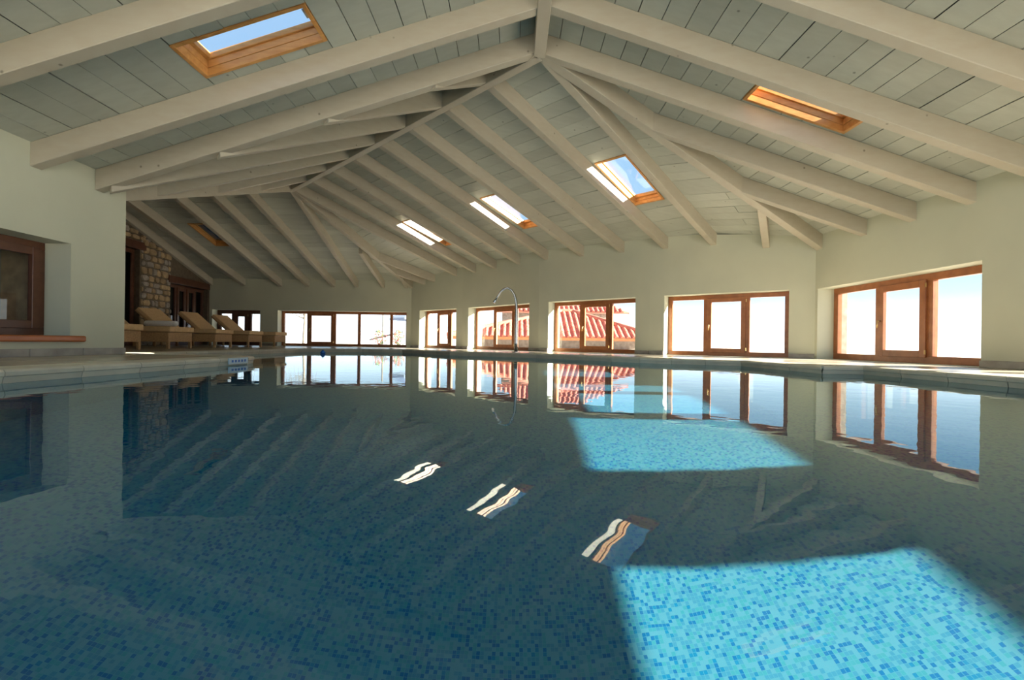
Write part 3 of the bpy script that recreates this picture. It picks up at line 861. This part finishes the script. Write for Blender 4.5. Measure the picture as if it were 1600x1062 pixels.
# ------------------------------------------------------------ water spout
zs_ = 33.4; ks = F / zs_
def spx(x, y):
    xp = (x - 800) + ROLL * (y - 531); yp = (y - 531) - ROLL * (x - 800)
    return P(xp / ks, zs_, (4.5 - yp) / ks)
sr = tag(empty('water_spout', spx(806, 550)), 'tall curved steel water spout on the far pool edge', 'spout')
path = [(806, 551), (806.3, 535), (806.6, 515), (807, 495), (807, 480), (806, 469), (803.5, 460), (799, 453), (793, 449.8), (787, 451.5), (782, 456), (777.5, 463), (773, 471)]
rr = [0.040, 0.038, 0.036, 0.034, 0.032, 0.031, 0.030, 0.029, 0.028, 0.027, 0.026, 0.025, 0.025]
pts3 = [spx(*p) for p in path]; pts3[0].z = 0.0
m = MB(); m.tube(pts3, rr, 14); m.build('pipe', 'steel', sr, smooth=True)
m = MB(); m.tube([pts3[-1] + (pts3[-2] - pts3[-1]) * 0.3, pts3[-1] + (pts3[-1] - pts3[-2]) * 0.25], [0.034, 0.036], 14); m.build('nozzle', 'steel', sr)
m = MB(); m.tube([(pts3[0].x, pts3[0].y, 0.0), (pts3[0].x, pts3[0].y, 0.018)], 0.085, 18); m.build('base_plate', 'steel', sr)

# ------------------------------------------------------------ loungers
def box_m(x0, x1, y0, y1, z0, z1): return MB().box(x0, x1, y0, y1, z0, z1)
def make_lounger(label):
    r = tag(empty('sun_lounger', (0, 0, 0)), label, 'sun lounger', 'sun loungers in a row on the far deck')
    # foot end at +x (x=0), head towards -x; metres
    Lh, W2 = 1.98, 0.33
    m = MB(); m.box(-Lh, -0.02, -W2, W2, 0.135, 0.325); m.build('base', 'wicker', r, bevel=0.008)
    for sx in (-0.02, -Lh + 0.05):
        for sy in (-W2, W2 - 0.05):
            box_m(sx - 0.05, sx, sy, sy + 0.05, 0.0, 0.135).build('leg', 'wicker', r, bevel=0.004)
    box_m(-1.30, 0.015, -W2 - 0.015, W2 + 0.015, 0.335, 0.44).build('cushion', 'cushion', r, bevel=0.02, seg=3)
    a = math.radians(41); Lb = 0.80
    ca, sa = math.cos(a), math.sin(a)
    def B(u, v, y): return (-1.30 - u * ca - v * sa, y, 0.36 + u * sa - v * ca)
    q = [B(0, 0, -W2 - .01), B(0, 0, W2 + .01), B(Lb, 0, W2 + .01), B(Lb, 0, -W2 - .01)]
    off = Vector((sa, 0, ca)) * 0.075
    m = MB(); m.prism(q, off); m.build('backrest', 'cushion', r, bevel=0.015, seg=2)
    off2 = Vector((-sa, 0, -ca)) * 0.035
    m = MB(); m.prism(q, off2); bf = m.build('back_frame', 'wicker', r)
    for sy in (-0.2, 0.2):
        m = MB(); m.tube([B(0.5, 0.03, sy), (-1.30 - 0.62, sy, 0.32)], 0.012, 6); m.build('prop', 'steel', r)
    return r
def copy_tree(o, parent=None):
    c = o.copy(); COL.objects.link(c)
    if parent: c.parent = parent
    for ch in list(o.children): copy_tree(ch, c)
    return c
spots = [(-21.2, 25.0), (-22.5, 31.0), (-23.5, 37.2), (-23.5, 41.8), (-23.5, 46.3)]
labs = ['tan sun lounger nearest to the viewer, half hidden by the left wall', 'tan sun lounger with a rolled white towel on it', 'third tan sun lounger from the left wall end, backrest up before the stone pier',
        'fourth tan sun lounger from the left wall end, backrest before the dark doors', 'farthest tan sun lounger, foot end by the far windows']
proto = make_lounger(labs[0])
for i, (X, Z) in enumerate(spots):
    o = proto if i == 0 else copy_tree(proto)
    o['label'] = labs[i]
    o.location = P(X, Z, DECK)

tw = MB()
tx, tz = spots[1]
cx = P(tx - 1.6, tz, 0)
spir = []
for k in range(26):
    t = k / 25 * 4.5 * math.pi; r_ = 0.015 + 0.088 * k / 25
    spir.append((math.cos(t) * r_, math.sin(t) * r_))
towel = tag(empty('rolled_towel', (cx.x, cx.y, 0.45)), 'white rolled towel lying across a tan lounger seat', 'towel')
rT = 0.058; zT = 0.452 + rT
m = MB(); m.tube([(cx.x + dx_, cx.y + 0.08, zT + dz_) for dx_, dz_ in ((-0.33, 0), (-0.31, 0), (0, 0.002), (0.29, 0), (0.31, 0))], [0.045, rT - 0.002, rT, rT - 0.002, 0.047], 20)
m.build('roll', 'towel', towel, smooth=True)
m = MB()
m.tube([(cx.x + 0.312, cx.y + 0.08 + a_ * 0.5, zT + b_ * 0.5) for a_, b_ in spir], 0.004, 5)
m.build('rolled_edge', 'towel', towel)

# ------------------------------------------------------------ small pool things
dm = tag(empty('depth_marker', P(-10.6, 17.6, DECK)), 'pale blue marker plate on the rounded coping corner', 'sign')
m = MB(); m.box(P(-10.53, 0, 0).x, P(-10.49, 0, 0).x, P(0, 16.9, 0).y, P(0, 18.1, 0).y, P(0, 0, DECK - 0.25).z, P(0, 0, DECK - 0.02).z); m.build('plate', 'marker', dm)
for k in range(5):
    zc = 17.05 + k * 0.2
    m = MB(); m.box(P(-10.49, 0, 0).x, P(-10.48, 0, 0).x, P(0, zc, 0).y, P(0, zc + 0.11, 0).y, P(0, 0, DECK - 0.18).z, P(0, 0, DECK - 0.09).z); m.build('blue_mark', 'blue', dm)
fxp = ((504.5 - 800) + ROLL * (552 - 531)); kf = 21.0
th = tag(empty('floating_thermometer', P(fxp / kf, F / kf, WATER)), 'small blue float on the water before the far windows', 'float')
m = MB(); c = P(fxp / kf, F / kf, WATER)
m.tube([c + Vector((0, 0, z)) for z in (-0.03, 0.0, 0.03, 0.06, 0.09)], [0.02, 0.05, 0.06, 0.035, 0.01], 12); m.build('body', 'blue', th, smooth=True)

# ------------------------------------------------------------ outside
gm = MB()
gm.box(-120, 120, -60, 160, -0.32, -0.10)
# keep the ground out of the building footprint: four slabs
gm = MB()
GX0, GX1, GZ0, GZ1 = P(-38, 0, 0).x, P(20.4, 0, 0).x, P(0, -5, 0).y, P(0, ZF + 2, 0).y
zt, zb_ = -0.03, -0.08
gm.box(-80, 90, GZ1, 140, zb_, zt); gm.box(-80, 90, -60, GZ0, zb_, zt); gm.box(-80, GX0, GZ0, GZ1, zb_, zt); gm.box(GX1, 90, GZ0, GZ1, zb_, zt)
gtri = [P(20.4, 27, -0.8), P(20.4, ZF + 2, -0.8), P(-10.2, ZF + 2, -0.8), P(-1.5, 46.5, -0.8), P(4, 41.5, -0.8), P(11.5, 35.5, -0.8)]
g = gm.build('ground', 'ground'); tag(g, 'sunlit pale terrace outside the pool hall', kind='structure')
m = MB(); m.prism([p for p in gtri], (0, 0, -0.2)); m.build('paving', 'ground', g)

def tiled_roof(root, eave_l, eave_r, top_l, top_r, rows, name='tile_row'):
    """barrel tile rows running up a roof plane"""
    a, b, c, d = Vector(eave_l), Vector(eave_r), Vector(top_l), Vector(top_r)
    m = MB(); m.prism([a, b, d, c], (0, 0, -0.08)); m.build('roof_slope', 'terracotta', root)
    eL = (b - a).length; tL = 0
    up = (c - a); ed = (b - a).normalized()
    nrm = ed.cross(c - a).normalized()
    if nrm.z < 0: nrm = -nrm
    updir = nrm.cross(ed).normalized()
    if updir.z < 0: updir = -updir
    Hh = (c - a).dot(updir)
    ca_, da_ = (c - a).dot(ed), (d - a).dot(ed)
    w = eL / rows
    for k in range(rows):
        s = (k + 0.5) * w
        hmax = Hh
        if s < ca_: hmax = Hh * s / ca_
        if s > da_: hmax = min(hmax, Hh * (eL - s) / (eL - da_))
        if hmax < 0.2: continue
        p0 = a + ed * s; m = MB()
        nseg = max(1, int(hmax / 0.42)); prof = []
        for q in range(nseg):
            h0, h1 = hmax * q / nseg, hmax * (q + 1) / nseg + 0.03
            r0, r1 = w * 0.36, w * 0.30
            ring = []
            for hh, r in ((h0, r0), (h1, r1)):
                for t in range(6):
                    an = math.pi * t / 5
                    ring.append(p0 + updir * hh + ed * (math.cos(an) * r) + nrm * (math.sin(an) * r * 0.9 + 0.01))
            i = len(m.v); m.v += ring
            m.f += [(i + t, i + t + 1, i + 6 + t + 1, i + 6 + t) for t in range(5)] + [tuple(i + t for t in range(6))]
        m.build(name, 'terracotta', root)

nb = tag(empty('neighbour_house', P(8, 66, -1)), 'stone house with a red tiled hip roof seen through the curved-wall windows', 'house')
m = MB(); m.box(P(-8, 0, 0).x, P(20.6, 0, 0).x, P(0, 66, 0).y, P(0, 79, 0).y, -0.1, P(0, 0, 0.95).z); m.build('wall', 'rubble_b', nb)
m = MB(); m.box(P(-9.2, 0, 0).x, P(21.4, 0, 0).x, P(0, 64.5, 0).y, P(0, 64.9, 0).y, P(0, 0, .45).z, P(0, 0, .85).z); m.build('eave_board', 'brown', nb)
tiled_roof(nb, P(-9.2, 64.6, .85), P(21.2, 64.6, .85), P(7.8, 72.5, 5.05), P(9.6, 72.5, 5.05), 36)
m = MB(); m.tube([P(9.6, 72.5, 5.15), P(21.2, 64.6, 1.0)], 0.11, 8); m.build('hip_tiles', 'terracotta', nb)
m = MB(); m.tube([P(7.8, 72.5, 5.15), P(-9.2, 64.6, 1.0)], 0.11, 8); m.build('hip_tiles', 'terracotta', nb)
m = MB(); m.tube([P(7.8, 72.5, 5.15), P(9.6, 72.5, 5.15)], 0.11, 8); m.build('ridge_tiles', 'terracotta', nb)
m = MB(); m.prism([P(21.2, 64.6, .8), P(9.6, 72.5, 5.0), P(21.2, 80, .8)], (0, 0, -0.05)); m.prism([P(-9.2, 64.6, .8), P(7.8, 72.5, 5.0), P(-9.2, 80, .8)], (0, 0, -0.05)); m.build('side_slope', 'terracotta', nb)
nb2 = tag(empty('upper_house', P(8, 90, -1)), 'taller house with a tiled roof rising behind the lower hip roof', 'house')
m = MB(); m.box(P(-2, 0, 0).x, P(19.5, 0, 0).x, P(0, 89, 0).y, P(0, 100, 0).y, -0.1, P(0, 0, 6.3).z); m.build('wall', 'rubble_b', nb2)
tiled_roof(nb2, P(-3.5, 87.5, 6.1), P(22.5, 87.5, 6.1), P(3, 96, 10.5), P(14, 96, 10.5), 28)

# far terrace: parasol, red flowers, bare tree, post
par = tag(empty('patio_parasol', P(-17.2, 76, -1.03)), 'grey-blue parasol on the terrace beyond the far windows', 'parasol')
pc = P(-17.2, 76, -1.03)
m = MB(); m.tube([pc, pc + Vector((0, 0, 1.75))], 0.025, 8); m.build('pole', 'steel', par)
m = MB()
apex = pc + Vector((0, 0, 1.95))
rim = [pc + Vector((math.cos(t) * 1.0, math.sin(t) * 1.0, 1.45)) for t in [2 * math.pi * k / 8 for k in range(8)]]
for k in range(8): m.poly([apex, rim[k], rim[(k + 1) % 8]]); m.poly([rim[k] + Vector((0, 0, -0.08)), rim[(k + 1) % 8] + Vector((0, 0, -0.08)), rim[(k + 1) % 8], rim[k]])
m.build('canopy', 'canvas', par)
m = MB(); m.tube([pc, pc + Vector((0, 0, 0.1))], [0.28, 0.22], 14); m.build('foot', 'steel', par)
def shrub(x, z, h, r, label):
    root = tag(empty('flowering_shrub', P(x, z, -1.03)), label, 'shrub', 'red flowering shrubs beyond the far windows')
    b = P(x, z, -1.03)
    st = MB(); lf = MB(); pt = MB()
    for k in range(7):
        a = random.uniform(0, 6.28); st.tube([b, b + Vector((math.cos(a) * r * .6, math.sin(a) * r * .6, h * .8))], [0.012, 0.005], 5)
    for k in range(220):
        a, e_ = random.uniform(0, 6.28), random.uniform(-1, 1); rr_ = r * random.random() ** 0.4
        c = b + Vector((math.cos(a) * rr_ * math.sqrt(1 - e_ * e_), math.sin(a) * rr_ * math.sqrt(1 - e_ * e_), h * 0.62 + e_ * h * 0.42))
        d = Vector((random.uniform(-1, 1), random.uniform(-1, 1), random.uniform(-.5, 1))).normalized(); e2 = d.orthogonal().normalized()
        tgt = pt if k % 3 == 0 else lf; s_ = 0.045
        tgt.poly([c, c + d * s_ + e2 * s_ * .5, c + d * 2 * s_, c + d * s_ - e2 * s_ * .5])
    st.build('stem', 'bark', root)
    o = lf.build('foliage', 'foliage', root); o['kind'] = 'stuff'
    o = pt.build('blossom', 'petal', root); o['kind'] = 'stuff'
sh_lab = ['leftmost red flowering shrub under the parasol beyond the far windows', 'middle red flowering shrub beyond the far windows', 'rightmost red flowering shrub beyond the far windows']
for i, x in enumerate((-19.8, -17.0, -14.2)): shrub(x, 68, 0.75, 0.32, sh_lab[i])
def bare_tree(x, z, h, label, droop=True, seed=1):
    random.seed(seed)
    root = tag(empty('bare_tree', P(x, z, -1.03)), label, 'tree')
    b = P(x, z, -1.03)
    m = MB(); m.tube([b, b + Vector((0.05, 0, h * .5)), b + Vector((0.0, 0.05, h))], [0.07, 0.05, 0.02], 8); m.build('trunk', 'bark', root)
    m = MB()
    for k in range(46):
        a = random.uniform(0, 6.28); hh = h * random.uniform(.55, 1.0); L_ = random.uniform(.3, .8)
        p0 = b + Vector((0, 0, hh)); p1 = p0 + Vector((math.cos(a) * L_, math.sin(a) * L_, 0.25)); p2 = p1 + Vector((math.cos(a) * .12, math.sin(a) * .12, -random.uniform(.3, .8)))
        m.tube([p0, p1, p2], [0.012, 0.008, 0.003], 4)
    m.build('twigs', 'bark', root)['kind'] = 'stuff'
bare_tree(-33.0, 72, 2.35, 'bare weeping tree beyond the left pane of the long far window', seed=3)
bare_tree(-42.5, 70, 2.3, 'bare weeping tree beyond the dark-framed far window', seed=5)
pst = MB(); c = P(-19.9, 70, -1.03); pst.tube([c, c + Vector((0, 0, 1.6))], 0.03, 8)
tag(pst.build('terrace_post', 'bark'), 'thin dark post on the terrace beyond the long far window', 'post')
rl = MB(); rl.beam(P(-25, 80, 0.1), P(-18.5, 72, 1.1), 0.05, 0.06)
for k in range(4):
    t = k / 3; a = P(-25, 80, 0.1).lerp(P(-18.5, 72, 1.1), t); rl.tube([Vector((a.x, a.y, -0.1)), a], 0.015, 5)
tag(rl.build('stair_rail', 'bark'), 'sloping handrail on the terrace beyond the long far window', 'rail')
